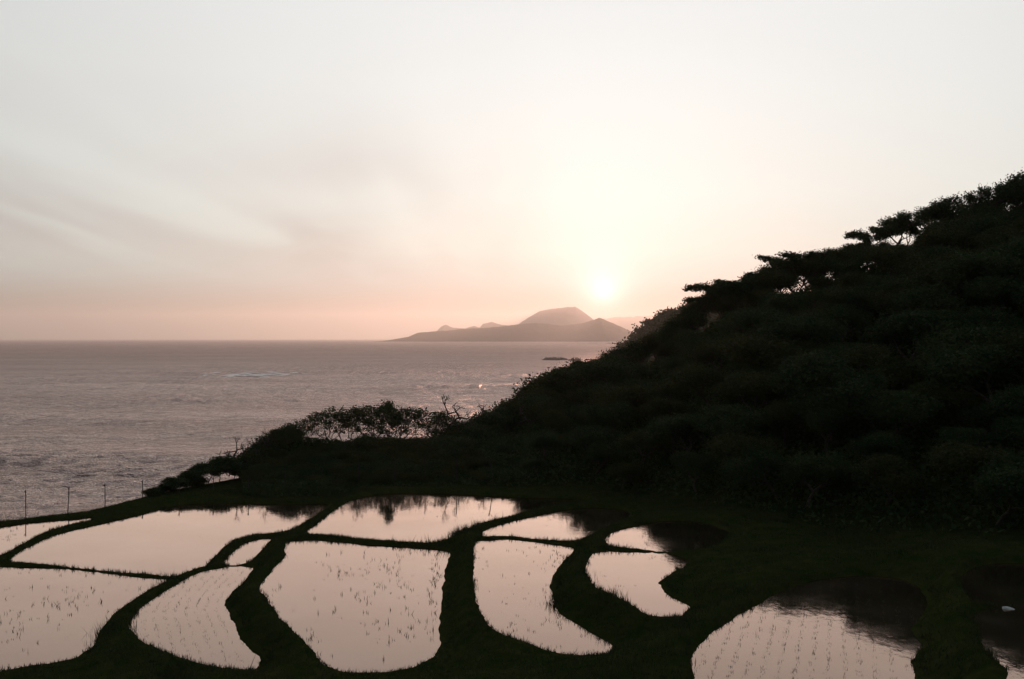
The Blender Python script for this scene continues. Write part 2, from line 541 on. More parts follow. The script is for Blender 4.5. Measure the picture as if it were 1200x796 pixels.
def ground_z(x, y):
    x = np.asarray(x, float); y = np.asarray(y, float)
    i = np.clip(np.searchsorted(gx, x) - 1, 0, nX - 2); j = np.clip(np.searchsorted(gy, y) - 1, 0, nY - 2)
    u = (x - gx[i]) / (gx[i + 1] - gx[i]); v = (y - gy[j]) / (gy[j + 1] - gy[j])
    return (GZ[j, i] * (1 - u) + GZ[j, i + 1] * u) * (1 - v) + (GZ[j + 1, i] * (1 - u) + GZ[j + 1, i + 1] * u) * v


def shore(x, y):
    i = np.clip(np.searchsorted(gx, x) - 1, 0, nX - 2); j = np.clip(np.searchsorted(gy, y) - 1, 0, nY - 2)
    return GD[j, i]


for key, (lv, W) in PW.items():
    Wo = W + normals(W) * 0.17
    me = mesh('paddy_water', np.column_stack([Wo, np.full(len(Wo), lv)]), [list(range(len(Wo)))])
    if me.polygons[0].normal.z < 0:
        me.flip_normals()
    tag(obj('paddy_water', me, M_PADDY), kind='structure')

# ---------------------------------------------------------------- sea
SX = np.concatenate([[-25000, -8000, -2500, -1100], np.arange(-420, 421, 1.5), [1100, 2500, 8000, 25000]])
yst = [105.0]
while yst[-1] < 1300: yst.append(yst[-1] + max(0.8, yst[-1] * yst[-1] / 42000))
SY = np.concatenate([[-2000, -200, 40], yst, [1600, 2200, 3500, 6000, 12000, 18000]])
sx, sy = np.meshgrid(SX, SY)


def sea_h(x, y):
    chop = np.abs(fbm(x / 9.0 + y * 0.02, y / 4.5, 301, 3)) * 1.6 + 0.6 * np.abs(fbm(x / 3.2, y / 2.0, 311, 2))
    swell = fbm(x / 60.0, y / 22.0, 321, 3)
    gustn = np.clip(0.75 + 1.3 * fbm(x / 90.0, y / 40.0, 331, 3), 0.2, 1.7)
    fade = np.clip((420 - np.abs(x)) / 60, 0, 1) * np.clip((y - 105) / 15, 0, 1) * np.clip((1300 - y) / 300, 0, 1)
    return fade * np.clip(0.9 + (y - 150) / 450, 0.8, 2.0) * ((0.55 - 0.75 * chop) * gustn + 1.5 * swell)


sz = sea_h(sx, sy)
ii = np.arange(sx.size).reshape(sx.shape)
q = np.stack([ii[:-1, :-1], ii[:-1, 1:], ii[1:, 1:], ii[1:, :-1]], -1).reshape(-1, 4)
tag(obj('sea', mesh('sea', np.stack([sx, sy, sz], -1).reshape(-1, 3), q, True), M_SEA), kind='structure')


# ---------------------------------------------------------------- far land
def mountain(name, dist, prof, depth, seed, amp, label):
    """a ridge whose skyline follows prof (photo column, row) at that distance, with spurs and gullies"""
    px = np.linspace(prof[0][0], prof[-1][0], 260)
    top = np.maximum(CAMZ - (interp(px, prof) - HY) / F * dist, -1.0)
    r = np.linspace(-1, 1, 41)
    PX, R = np.meshgrid(px, r)
    TOP = np.tile(top, (len(r), 1))
    X = (PX - 600) / F * dist * (1 + R * depth / dist * 0.0)
    Y = dist + R * depth
    sh = (1 - np.abs(R)) ** 1.15
    gul = amp * fbm(X / depth * 4.0, Y / depth * 4.0, seed, 5) * sh * np.clip(np.abs(R) * 3, 0, 1)
    crest = 0.05 * fbm(X / depth * 16.0, Y / depth * 2, seed + 3, 3) * TOP * np.clip(1 - np.abs(R) * 3, 0, 1)
    Z = TOP * sh * (1 + gul) + crest - 2.0 * (np.abs(R) > 0.97)
    ii = np.arange(X.size).reshape(X.shape)
    q = np.stack([ii[:-1, :-1], ii[:-1, 1:], ii[1:, 1:], ii[1:, :-1]], -1).reshape(-1, 4)
    o = obj(name, mesh(name, np.stack([X, Y, Z], -1).reshape(-1, 3), q, True), M_HILL)
    return tag(o, kind='structure')


mountain('mountain', 9500, [(452,399.5),(460,398),(478,395),(490,390),(515,388),(540,386),(560,385),(585,383),(605,380),(630,379),(660,382),(690,377),(702,372.5),(712,376),(728,383),(745,391),(760,396),(775,399)],
         1000, 31, 0.5, '')
mountain('mountain', 16000, [(500,399),(512,388),(517,382.5),(522,380.5),(530,384),(545,385),(556,382),(562,384),(566,379.5),(577,377.5),(588,381),(605,382),(618,373),(632,364.5),(650,361.5),(674,359.5),(680,363),(694,373),(710,382),(730,390),(760,399)],
         2200, 41, 0.4, '')
mountain('mountain', 26500, [(640,399),(680,382),(705,373.5),(720,372.5),(740,371.5),(765,369.5),(800,369),(860,372),(950,385),(1010,399)], 1600, 51, 0.4, '')
HEAD = [(722,402),(733,399),(740,392),(748,380),(755,374),(765,367),(780,360),(795,359),(803,353),(812,350),(822,351),(835,348),(870,340),(950,335),(1050,345),(1150,370),(1250,400)]
mountain('hill', 620, [(a, b + 8) for a, b in HEAD], 130, 61, 0.25, '')

# ---------------------------------------------------------------- leaves and branches
rng = np.random.default_rng(7)


def leaf_quads(C, size, r, aspect=0.55, flat=0.0):
    n = len(C)
    a = r.normal(size=(n, 3)); a[:, 2] *= (1 - flat); a /= np.linalg.norm(a, axis=1)[:, None]
    b = r.normal(size=(n, 3)); b -= a * np.sum(a * b, 1)[:, None]; b /= np.linalg.norm(b, axis=1)[:, None]
    s = (size * (0.6 + 0.8 * r.random(n)))[:, None] * 0.5
    a = a * s; b = b * s * aspect
    V = np.stack([C - a, C + b - a * 0.15, C + a, C - b - a * 0.15], 1).reshape(-1, 3)
    return V, np.arange(4 * n).reshape(n, 4)


def tubes(segs, sides=5):
    V = []; Fc = []
    for (p, r0, q, r1) in segs:
        d = q - p
        L = np.linalg.norm(d)
        if L < 1e-5: continue
        d = d / L
        u = np.cross(d, (0.3, 0.9, 0.2) if abs(d[1]) < 0.8 else (1, 0, 0)); u /= np.linalg.norm(u)
        v = np.cross(d, u)
        o = len(V)
        for (c, rr) in ((p, r0), (q, r1)):
            for k in range(sides):
                a = 2 * math.pi * k / sides
                V.append(c + rr * (math.cos(a) * u + math.sin(a) * v))
        for k in range(sides):
            Fc.append((o + k, o + (k + 1) % sides, o + sides + (k + 1) % sides, o + sides + k))
        Fc.append(tuple(o + sides + k for k in range(sides)))
    return np.array(V), Fc


def grow(r, h, trunk=0.35, levels=4, kids=(3, 4), spread=0.75, lean=(0, 0), r0=0.1, up=0.25, shrink=0.66, first=0.45, stems=1, wob=0.22, tipmid=True):
    """branching skeleton of a tree about h tall: (segments, tips)"""
    segs = []; tips = []

    def go(p, d, L, rad, lev):
        n = 3
        for i in range(n):
            d2 = d + wob * r.normal(size=3) + np.array([lean[0], lean[1], 0]) * 0.12
            d2 /= np.linalg.norm(d2)
            q = p + d2 * L / n
            r1 = rad * (1 - 0.35 * (i + 1) / n)
            segs.append((p, rad * (1 - 0.35 * i / n), q, r1))
            if (lev >= levels - 1 and (tipmid or lev == levels or i == n - 1)) or (tipmid and lev == levels - 2 and i == n - 1):
                tips.append(q)
            p = q; d = d2
        if lev >= levels: return
        k = int(r.integers(kids[0], kids[1] + 1))
        a0 = r.random() * 6.28
        for j in range(k):
            a = a0 + 6.283 * j / k + r.normal() * 0.35
            side = np.array([math.cos(a), math.sin(a), 0.0])
            dd = d * (1 - spread * 0.6) + side * spread * (0.7 + 0.5 * r.random()) + np.array([0, 0, up])
            dd /= np.linalg.norm(dd)
            go(p, dd, L * shrink * (0.8 + 0.4 * r.random()), rad * 0.62, lev + 1)

    for s in range(stems):
        d = np.array([lean[0] * 0.5, lean[1] * 0.5, 1.0]) + (0.25 * r.normal(size=3) if stems > 1 else 0)
        d /= np.linalg.norm(d)
        o = np.array([0.04 * r.normal(), 0.04 * r.normal(), 0.0]) * (stems > 1)
        go(o + np.array([0, 0, -0.25]), d, h * trunk + 0.25, r0, 0)
    return segs, np.array(tips)


def norm_height(segs, tips, h):
    top = tips[:, 2].max()
    f = h / top
    return [(p * f, a * f, q * f, b * f) for (p, a, q, b) in segs], tips * f


PROTO = {}


def make_proto(key, seed, h, leaves_per_tip, leaf, clump, mat, squash=0.7, drop=0.0, maxleaf=9000, low=0.0, **kw):
    r = np.random.default_rng(seed)
    segs, tips = grow(r, h, **kw)
    segs, tips = norm_height(segs, tips, h * 0.94)
    tm = mesh('trunk', *tubes([s for s in segs if s[1] > 0.006]))
    tm.materials.append(M_BARK)
    cm = None
    if leaves_per_tip > 0:
        tips = tips[tips[:, 2] > low * h]
        if drop: tips = tips[r.random(len(tips)) > drop]
        n = min(leaves_per_tip * len(tips), maxleaf)
        T = tips[r.integers(0, len(tips), n)]
        C = T + r.normal(size=(n, 3)) * np.array([clump, clump, clump * squash])
        C[:, 2] = np.clip(C[:, 2], 0.05 * h, h * 1.0)
        cm = mesh('crown', *leaf_quads(C, leaf, r, flat=0.3))
        cm.materials.append(mat)
    PROTO[key] = (tm, cm, h)


# dense broadleaf trees of the hillside
for i in range(6):
    make_proto('broad%d' % i, 100 + i, 5.0, 46, 0.21, 0.36, M_LEAF if i % 3 else M_LEAF_OLIVE, squash=0.95, trunk=0.26, levels=4, kids=(3, 4), spread=0.66, r0=0.13, up=0.32, shrink=0.72)
# trees on the skyline: open crowns of leafy tufts with sky between the limbs
for i in range(4):
    make_proto('open%d' % i, 140 + i, 5.0, 30, 0.19, 0.23, M_LEAF, squash=0.8, drop=0.15, low=0.28, trunk=0.3, levels=4, kids=(2, 3), spread=0.68, r0=0.12, up=0.3, shrink=0.72, tipmid=False)
# flat topped pines
for i in range(3):
    make_proto('flat%d' % i, 170 + i, 4.0, 22, 0.20, 0.22, M_LEAF, squash=0.45, low=0.4, trunk=0.42, levels=4, kids=(3, 3), spread=1.05, r0=0.09, up=0.12, shrink=0.62, tipmid=False)
# wind pruned trees leaning to the right, crown swept
for i in range(3):
    make_proto('wind%d' % i, 190 + i, 2.0, 17, 0.12, 0.16, M_LEAF, squash=0.8, low=0.42, trunk=0.42, levels=4, kids=(3, 3), spread=0.8, lean=(0.45, 0.05), r0=0.04, up=0.3, shrink=0.62, tipmid=False)
# thin twiggy trees of the copse
for i in range(4):
    make_proto('twig%d' % i, 210 + i, 3.6, (2, 3, 4, 2)[i], (0.11, 0.14, 0.16, 0.12)[i], (0.09, 0.12, 0.15, 0.11)[i], M_LEAF_OLIVE if i % 2 else M_LEAF, drop=(0.45, 0.3, 0.25, 0.4)[i], low=0.45, trunk=0.46, levels=5, kids=(2, 3), spread=0.7, lean=(0.22, 0), r0=0.08, up=0.22, shrink=0.70, wob=0.3, tipmid=False)
make_proto('tuft0', 231, 3.6, 7, 0.15, 0.14, M_LEAF, drop=0.1, low=0.55, trunk=0.45, levels=5, kids=(2, 3), spread=0.6, lean=(0.15, 0), r0=0.06, up=0.25, shrink=0.66, wob=0.3, tipmid=False)
# bare ones
for i in range(3):
    make_proto('bare%d' % i, 240 + i, 3.0, 0, 0.1, 0.1, None, trunk=0.32, levels=5, kids=(2, 3), spread=0.75, lean=(0.3, 0), r0=0.17, up=0.2, shrink=0.74, wob=0.38)
# shrubs
for i in range(5):
    make_proto('shrub%d' % i, 260 + i, 1.6, 18, 0.15, 0.23, M_LEAF if i % 2 else M_LEAF_OLIVE, trunk=0.22, levels=3, kids=(3, 4), spread=0.95, r0=0.035, up=0.3, shrink=0.8, stems=4)


def plant(name, key, x, y, h, label, cat, group=None, rz=None, wide=1.0, z=None):
    tm, cm, ph = PROTO[key]
    s = h / ph
    zz = float(ground_z(x, y)) if z is None else z
    o = empty(name, (x, y, zz - 0.02), random.random() * 6.28 if rz is None else rz, (s * wide, s * wide, s))
    tag(o, label, cat, group)
    obj('trunk', tm, None, o)
    if cm: obj('crown', cm, None, o)
    return o


random.seed(11)


def at_crest(px, back=0.0):
    y = float(interp(px, CREST_Y)) + back
    return (px - 600) / F * y, y


DENSE = [(548,512),(560,497),(600,476),(640,446),(700,421),(760,397),(800,380),(830,349),(840,338),(858,327),(870,336),(885,328),(905,318),(925,309),(940,303),(960,297),(1000,287),(1015,284),(1050,285),(1075,281),(1100,268),(1125,252),(1150,246),(1190,240),(1240,226)]


# --- skyline trees, each with its top where the photograph has it
def skyline(px, top, key, label, name='tree', cat='tree', back=-0.5, wide=1.0, rz=None, group=None, sink=0.0):
    x, y = at_crest(px, back)
    z = float(ground_z(x, y)) - sink
    h = (CAMZ - (top - HY) / F * y) - z
    return plant(name, key, x, y, max(h, 0.4), label, cat, group, rz, wide, z)


skyline(1193, 194, 'open0', 'tallest broadleaf tree on the skyline, cut by the right edge of the picture', wide=0.9)
skyline(1160, 212, 'open1', 'second highest skyline tree, bushy crown just left of the tallest one', wide=0.95)
skyline(1132, 236, 'broad1', 'low rounded skyline tree in the dip between the two tall clumps', wide=1.0)
skyline(1106, 228, 'open2', 'skyline tree with tufted upright branches and sky showing beneath its crown', wide=1.0)
skyline(1078, 243, 'open3', 'thin skyline tree right of the flat lattice crown, sky showing through it', wide=0.95)
skyline(1048, 250, 'open1', 'skyline tree with a flat lattice crown at the left end of the open row', wide=1.05, rz=2.0)
skyline(1026, 264, 'flat1', 'small leaning skyline tree at the foot of the open row', wide=0.9)
skyline(935, 294, 'flat0', 'flat tiered pine jutting out alone above the middle of the ridge', wide=1.25)
skyline(955, 293, 'open2', 'bushy skyline tree directly right of the flat tiered pine', wide=0.9, rz=1.0)
skyline(868, 317, 'flat2', 'wide flat topped tree with glints of sky under its crown', wide=1.35, rz=0.5)
skyline(893, 314, 'flat0', 'flat topped tree right of the one with glints of sky', wide=1.2, rz=3.0)
skyline(846, 326, 'flat1', 'flat topped tree where the ridge steepens, left of the glints of sky', wide=1.2, rz=4.0)
skyline(832, 345, 'open0', 'small tree where the near ridge meets the brown headland', wide=1.0, rz=1.2)

skyline(1203, 193, 'open2', 'big tree half outside the right edge, crown behind the tallest skyline tree', wide=1.2, back=0.6)
skyline(1176, 206, 'open3', 'bushy skyline tree filling the gap left of the tallest one', wide=0.85, back=0.3)
skyline(1146, 224, 'open2', 'slim skyline tree on the step below the two tall clumps', wide=0.8, back=0.2)
skyline(1118, 231, 'open0', 'skyline tree right of the tufted upright branches', wide=0.85, back=0.3)
skyline(1092, 239, 'open1', 'skyline tree left of the tufted upright branches', wide=0.85, back=0.3)
skyline(1063, 247, 'open2', 'skyline tree between the flat lattice crown and the thin tree', wide=0.9, back=0.3)
skyline(1034, 257, 'open3', 'outermost lattice crowned tree at the left end of the open row', wide=0.8, back=0.2)
# the rest of the crest: trees and bushes that close the skyline
px = 548.0
while px < 1230:
    top = float(interp(px, SIL)) + random.uniform(1, 5)
    if 700 < px < 800: top += 3
    if px > 832: top = float(interp(px, DENSE)) + random.uniform(-2, 3)
    key = 'broad%d' % random.randrange(6) if px > 690 else 'shrub%d' % random.randrange(5)
    x, y = at_crest(px, random.uniform(0.7, 1.5) if 700 < px < 800 else random.uniform(-1.2, 0.2))
    z = float(ground_z(x, y))
    h = (CAMZ - (top - HY) / F * y) - z
    if px > 690:
        plant('tree', key, x, y, max(h, 0.8), 'dark leafy tree packed along the crest of the wooded hill', 'tree', 'trees closing the crest of the hill', wide=1.15)
    else:
        plant('shrub', key, x, y, max(h, 0.6), 'dark bush packed along the lower crest beside the sea', 'bush', 'bushes along the lower crest', wide=1.1)
    px += random.uniform(11, 17)

# --- hillside wood: individual trees, alike in the dark
taken = []


def free(x, y, d):
    for (a, b) in taken:
        if (a - x) ** 2 + (b - y) ** 2 < d * d: return False
    taken.append((x, y))
    return True


count = 0
for tries in range(9000):
    if count >= 285: break
    px = random.uniform(540, 1235)
    y = random.uniform(30, 80)
    x = (px - 600) / F * y
    yf = float(interp(px, FOOT_Y)); yr = float(interp(px, CREST_Y))
    if y < yf + 0.8 or y > yr - 1.0: continue
    if random.random() > (y / 60.0): continue
    if not free(x, y, 2.25): continue
    z = float(ground_z(x, y))
    t = (y - yf) / (yr - yf)
    h = random.uniform(2.2, 3.6) * (0.55 + 0.5 * min(t * 3, 1))
    limit = CAMZ - (float(interp(px, DENSE)) + 3 - HY) / F * y - z
    h = min(h, limit, max(float(mirror_z(px, y)) - z + random.uniform(-0.5, 0.1), 0.6))
    if h < 0.5: continue
    plant('tree', 'broad%d' % random.randrange(6), x, y, h, 'dark leafy tree in the unlit mass of the hillside wood', 'tree', 'trees of the hillside wood', wide=1.25)
    count += 1

# --- knoll beyond the far paddies: shrubs
n = 0
for tries in range(3000):
    if n >= 75: break
    px = random.uniform(292, 560)
    yf = float(interp(px, FOOT_Y)); yr = float(interp(px, CREST_Y))
    y = random.uniform(yf + 1.2, yr + 0.3)
    x = (px - 600) / F * y
    if not free(x, y, 1.15): continue
    z = float(ground_z(x, y))
    limit = CAMZ - (float(interp(px, SIL)) - 1 - HY) / F * y - z
    h = min(random.uniform(0.8, 1.5), limit + 0.25, max(float(mirror_z(px, y)) - z + 0.1, 0.3))
    if h < 0.3: continue
    plant('shrub', 'shrub%d' % random.randrange(5), x, y, h, 'dark shrub in the thicket covering the knoll beyond the paddies', 'bush', 'shrubs covering the knoll', wide=1.3)
    n += 1

# --- copse on the knoll
for px, top, key, label in [
    (352, 494, 'twig0', 'lowest twiggy tree at the left end of the copse on the knoll'),
    (368, 487, 'twig1', 'twiggy tree second from the left end of the copse'),
    (385, 480, 'twig2', 'thin tree left of the middle of the copse, sea showing through its twigs'),
    (402, 475, 'twig3', 'thin many branched tree with pale sea gaps low in its crown'),
    (418, 471, 'twig0', 'thin tree at the top of the copse outline, left of the dense tuft'),
    (436, 474, 'twig2', 'twiggy tree just left of the dense tufted tree in the copse'),
    (453, 468, 'twig1', 'tree with the densest dark tuft at the top of the copse'),
    (471, 474, 'twig3', 'leafy tree right of the dense tuft in the copse'),
    (487, 475, 'twig0', 'leafy tree between the dense tuft and the bare tree'),
    (500, 476, 'twig2', 'dark leafy tree touching the left of the bare tree'),
    (376, 484, 'twig3', 'slender twiggy tree left of the thin tree with sea showing through it'),
    (394, 478, 'twig1', 'slender twiggy tree between the two thin trees left of the copse middle'),
    (410, 473, 'twig2', 'slim tree whose twigs cross the pale sea gaps of the copse'),
    (445, 472, 'twig0', 'slim tree directly left of the dense dark tuft'),
    (463, 472, 'twig2', 'slim tree directly right of the dense dark tuft'),
    (480, 477, 'twig1', 'low leafy tree in the dip right of the dense tuft'),
    (508, 480, 'twig3', 'low leafy tree in front of the bare tree'),
    (548, 488, 'twig0', 'last leafy tree of the copse, merging with the hill'),
    (536, 482, 'twig1', 'small leaning leafy tree right of the bare tree, close to the hill')]:
    skyline(px, top, key, label, back=random.uniform(2.0, 3.0), wide=1.2, rz=random.uniform(-0.5, 0.5))
skyline(455, 467, 'tuft0', 'dense dark tree crown rising out of the middle of the copse', wide=0.8, back=2.2)
skyline(512, 458, 'bare0', 'bare tree with crooked branches reaching above the copse', name='bare_tree', back=1.6, wide=0.95, rz=0.2)
skyline(524, 474, 'bare1', 'smaller bare tree just right of the crooked one', name='bare_tree', back=2.4, wide=0.8)
for px, top, key, label in [
    (296, 524, 'shrub1', 'dark bush on the lowest part of the left shoulder of the knoll'),
    (306, 519, 'shrub2', 'dark bush halfway up the left shoulder of the knoll'),
    (317, 512, 'shrub3', 'dark bush under the bare bush on the left shoulder of the knoll'),
    (328, 504, 'shrub4', 'dark bush just below the top of the left shoulder of the knoll'),
    (338, 496, 'shrub1', 'pointed dark bush at the top of the left shoulder of the knoll')]:
    skyline(px, top, key, label, name='bush', cat='bush', wide=0.8, back=1.8)
skyline(301, 506, 'bare2', 'bare bush with looping twigs above the left slope of the knoll', name='bare_bush', cat='bush', wide=0.9, back=0.6)
skyline(319, 496, 'bare1', 'bare bush nearest the left shoulder of the knoll', name='bare_bush', cat='bush', wide=1.1, rz=2.0, back=1.0)
skyline(291, 519, 'bare0', 'bare bush lowest on the left slope of the knoll', name='bare_bush', cat='bush', wide=1.2, rz=1.0, back=0.4)
skyline(291, 530, 'shrub0', 'dark bush where the windswept trees meet the knoll', name='bush', cat='bush', wide=0.8)
skyline(533, 470, 'bare2', 'bare tree with fine twigs right of the two crooked bare trees', name='bare_tree', back=2.0, wide=1.0, rz=0.6)
skyline(548, 483, 'bare0', 'low bare tree where the copse meets the hill', name='bare_tree', back=1.0, wide=1.1, rz=1.4)
skyline(586, 456, 'bare0', 'dead tree with long bare branches leaning out over the sea', name='bare_tree', wide=1.5, rz=-0.4, back=-1.0)
skyline(672, 419, 'open3', 'tufted small tree standing above the lower crest', wide=0.8)
skyline(688, 421, 'bare2', 'bare twiggy bush right of the tufted small tree on the lower crest', name='bare_bush', cat='bush')
skyline(731, 396, 'bare1', 'bare twiggy bush on the crest below the brown headland', name='bare_bush', cat='bush')

# --- windswept row on the left
for px, top, key, label in [
    (180, 574, 'wind0', 'lowest windswept tree at the seaward end of the leaning row'),
    (191, 565, 'wind1', 'windswept tree second from the seaward end of the row'),
    (204, 558, 'wind2', 'windswept tree third from the seaward end of the row'),
    (217, 551, 'wind0', 'windswept tree left of the gap with bare trunks'),
    (230, 545, 'wind1', 'windswept tree over the left side of the gap with bare trunks'),
    (243, 541, 'wind2', 'windswept tree over the middle of the gap with bare trunks'),
    (256, 534, 'wind0', 'windswept tree with the highest swept crown of the leaning row'),
    (272, 541, 'wind1', 'rounded windswept tree right of the highest swept crown'),
    (283, 538, 'wind2', 'windswept tree at the landward end of the row, against the knoll')]:
    skyline(px, top, key, label, name='windswept_tree', back=-0.2, wide=1.5, rz=random.uniform(-0.3, 0.3))

for px, top, key, label in [
    (177, 580, 'shrub0', 'lowest windswept bush where the leaning row meets the grass bank'),
    (186, 573, 'shrub1', 'dense low bush under the two lowest windswept trees'),
    (196, 567, 'shrub2', 'dense low bush between the second and third windswept trees'),
    (207, 562, 'shrub3', 'dense low bush under the third windswept tree'),
    (218, 557, 'shrub4', 'dense low bush left of the gap with bare trunks'),
    (228, 556, 'shrub0', 'low bush at the left foot of the gap with bare trunks')]:
    skyline(px, top, key, label, name='windswept_bush', cat='bush', back=-0.1, wide=1.1)

# --- low undergrowth over the slope, and the wood on the brown headland
N_U = 90000
px = rng.uniform(285, 1240, N_U); t = rng.random(N_U)
yf = interp(px, FOOT_Y) + 0.5; yr = interp(px, CREST_Y) + 1.0
yy = yf + (yr - yf) * t ** 0.8; xx = (px - 600) / F * yy
C = np.stack([xx, yy, ground_z(xx, yy) + rng.random(N_U) * 0.55 * np.clip((yy - yf + 0.3) / 2, 0.2, 1) * np.where(px < 560, 0.6, 1.0)], 1)
tag(obj('undergrowth', mesh('undergrowth', *leaf_quads(C, 0.22, rng)), M_LEAF),
    'low dark undergrowth covering the slope between the trees', 'undergrowth', kind='stuff')

cs_ = []
for k in range(420):
    p = rng.uniform(724, 900); y = 620 + rng.uniform(-95, 6) ; tt = 1 - abs(y - 620) / 130
    top = CAMZ - (float(interp(p, HEAD)) + 8 - HY) / F * 620
    z = top * tt ** 1.15
    if z < 1: continue
    c = np.array([(p - 600) / F * 620, y, z + 1.2])
    cs_.append(c + rng.normal(size=(110, 3)) * np.array([2.0, 2.0, 1.3]) * rng.uniform(0.7, 1.25))
tag(obj('headland_wood', mesh('headland_wood', *leaf_quads(np.concatenate(cs_), 1.5, rng, aspect=0.8)), M_LEAF),
    'far wood covering the brown hazy headland below the sun', 'woodland', kind='stuff')


# ---------------------------------------------------------------- grass and rice
def blades(P, h, r, w=0.012, n=3, tilt=0.35):
    """n narrow pointed blades at every point"""
    P = np.repeat(P, n, 0); h = np.repeat(h, n)
    m = len(P)
    a = r.random(m) * 6.283
    base = np.stack([np.cos(a), np.sin(a), np.zeros(m)], 1) * w
    tip = r.normal(size=(m, 3)) * tilt; tip[:, 2] = 1.0
    off = r.normal(size=(m, 3)) * np.array([0.03, 0.03, 0])
    P = P + off
    hh = (h * (0.6 + 0.7 * r.random(m)))[:, None]
    V = np.stack([P - base, P + base, P + tip * hh], 1).reshape(-1, 3)
    return V, np.arange(3 * m).reshape(m, 3)


r = np.random.default_rng(3)
n = 420000
gxs = r.uniform(-31, 34, n); gys = r.uniform(18.3, 57, n)
pxs = 600 + F * gxs / gys
ok = (pxs > -40) & (pxs < 1240)
gxs, gys, pxs = gxs[ok], gys[ok], pxs[ok]
d = shore(gxs, gys)
foot = interp(pxs, FOOT_Y); crest = interp(pxs, CREST_Y)
ok = (d > 0.03) & (gys < np.maximum(foot + 3.0, np.where(pxs < 330, crest + 0.4, 0)))
ok &= (fbm(gxs * 1.1, gys * 1.1, 77, 2) + 0.75 > r.random(len(gxs)) * 0.9) | (d < 0.35)
gxs, gys, d = gxs[ok], gys[ok], d[ok]
tall = np.clip(fbm(gxs * 0.5, gys * 0.5, 5, 3) + 0.1, 0, 1)
hg = 0.05 + 0.05 * r.random(len(gxs)) + 0.16 * tall * np.clip(d / 0.6, 0.15, 1)
P = np.stack([gxs, gys, ground_z(gxs, gys) - 0.01], 1)
tag(obj('grass', mesh('grass', *blades(P, hg, r, 0.009, 2)), M_GRASS), 'short dark grass growing over the paddy banks', 'grass', kind='stuff')

# taller weeds at a few corners of the banks
wp = []
for (px, py, lv, k, sp) in [(538, 622, 22.1, 90, 0.35), (557, 617, 22.1, 60, 0.5), (648, 700, 22.7, 70, 0.3), (182, 683, 21.6, 40, 0.4), (115, 745, 21.6, 60, 0.5), (690, 672, 23.0, 30, 0.4),
                            (716, 700, 23.0, 40, 0.4), (740, 640, 22.95, 30, 0.2), (508, 640, 22.1, 40, 0.5)]:
    X0, Y0 = unproj(px, py, lv)
    wp.append(np.stack([X0 + r.normal(size=k) * sp, Y0 + r.normal(size=k) * sp], 1))
eg = np.where((d < 0.22) & (fbm(gxs * 0.9, gys * 0.9, 44, 3) > 0.12) & (r.random(len(gxs)) < 0.5))[0]
wp.append(np.stack([gxs[eg], gys[eg]], 1))
wp = np.concatenate(wp)
P = np.column_stack([wp, ground_z(wp[:, 0], wp[:, 1])])
tag(obj('weeds', mesh('weeds', *blades(P, np.where(np.arange(len(P)) < len(P) - len(eg), 0.30, 0.14), r, 0.01, 3, 0.3)), M_GRASS), 'taller ragged weeds on corners of the paddy banks', 'weeds', kind='stuff')


def in_paddy(key, X, Y, margin=0.1):
    return sdist(PW[key][1], X, Y) < -margin


def seedlings(key, X, Y, h, label, w=0.011, n=4):
    m = in_paddy(key, X, Y)
    X, Y = X[m], Y[m]
    P = np.column_stack([X, Y, np.full(len(X), PW[key][0] - 0.03)])
    hh = h * (0.5 + r.random(len(X)))
    tag(obj('rice_seedlings', mesh('rice_seedlings', *blades(P, hh, r, w, n, 0.28)), M_RICE), label, 'rice seedlings', kind='stuff')


# big lower right paddy: straight rows running away from the viewer
dv = np.array([0.317, 0.949]); nv = np.array([0.949, -0.317])
s, t = np.meshgrid(np.arange(-12, 22, 0.31), np.arange(14, 40, 0.085))
s = s + 0.10 * noise2(t * 0.25, s * 0.3, 8) + 0.012 * r.normal(size=s.shape); t = t + 0.05 * r.normal(size=t.shape)
X = (s * nv[0] + t * dv[0] - 4).ravel(); Y = (s * nv[1] + t * dv[1] + 4).ravel()
keep = r.random(len(X)) > 0.15
seedlings('L', X[keep], Y[keep], 0.05, 'rice seedlings in long straight rows in the lower right paddy', 0.008, 4)
# crescent on the left: rows parallel to its curved bank
edge = np.array([unproj(a, b, 21.70) for a, b in [(303, 790), (285, 752), (274, 731), (265, 714), (268, 701), (279, 686), (298, 667)]])
edge = np.array([[np.interp(u, np.arange(len(edge)), edge[:, 0]), np.interp(u, np.arange(len(edge)), edge[:, 1])] for u in np.linspace(0, len(edge) - 1, 130)])
en = np.stack([-(np.gradient(edge[:, 1])), np.gradient(edge[:, 0])], 1); en /= np.linalg.norm(en, axis=1)[:, None]
X = []; Y = []
for k in range(1, 18):
    q = edge + en * (0.30 * k) + r.normal(size=edge.shape) * 0.02
    X.append(q[:, 0]); Y.append(q[:, 1])
X = np.concatenate(X); Y = np.concatenate(Y); keep = r.random(len(X)) > 0.25
seedlings('D', X[keep], Y[keep], 0.05, 'tiny rice seedlings in curved rows in the left crescent paddy', 0.008, 3)


def scatter(key, n, spots, h, label):
    lv, W = PW[key]
    X = [r.uniform(W[:, 0].min(), W[:, 0].max(), n)]; Y = [r.uniform(W[:, 1].min(), W[:, 1].max(), n)]
    for (px, py, k, sx_, sy_) in spots:
        a, b = unproj(px + r.normal(size=k) * sx_, py + r.normal(size=k) * sy_, lv)
        X.append(a); Y.append(b)
    seedlings(key, np.concatenate(X), np.concatenate(Y), h, label, 0.011, 3)


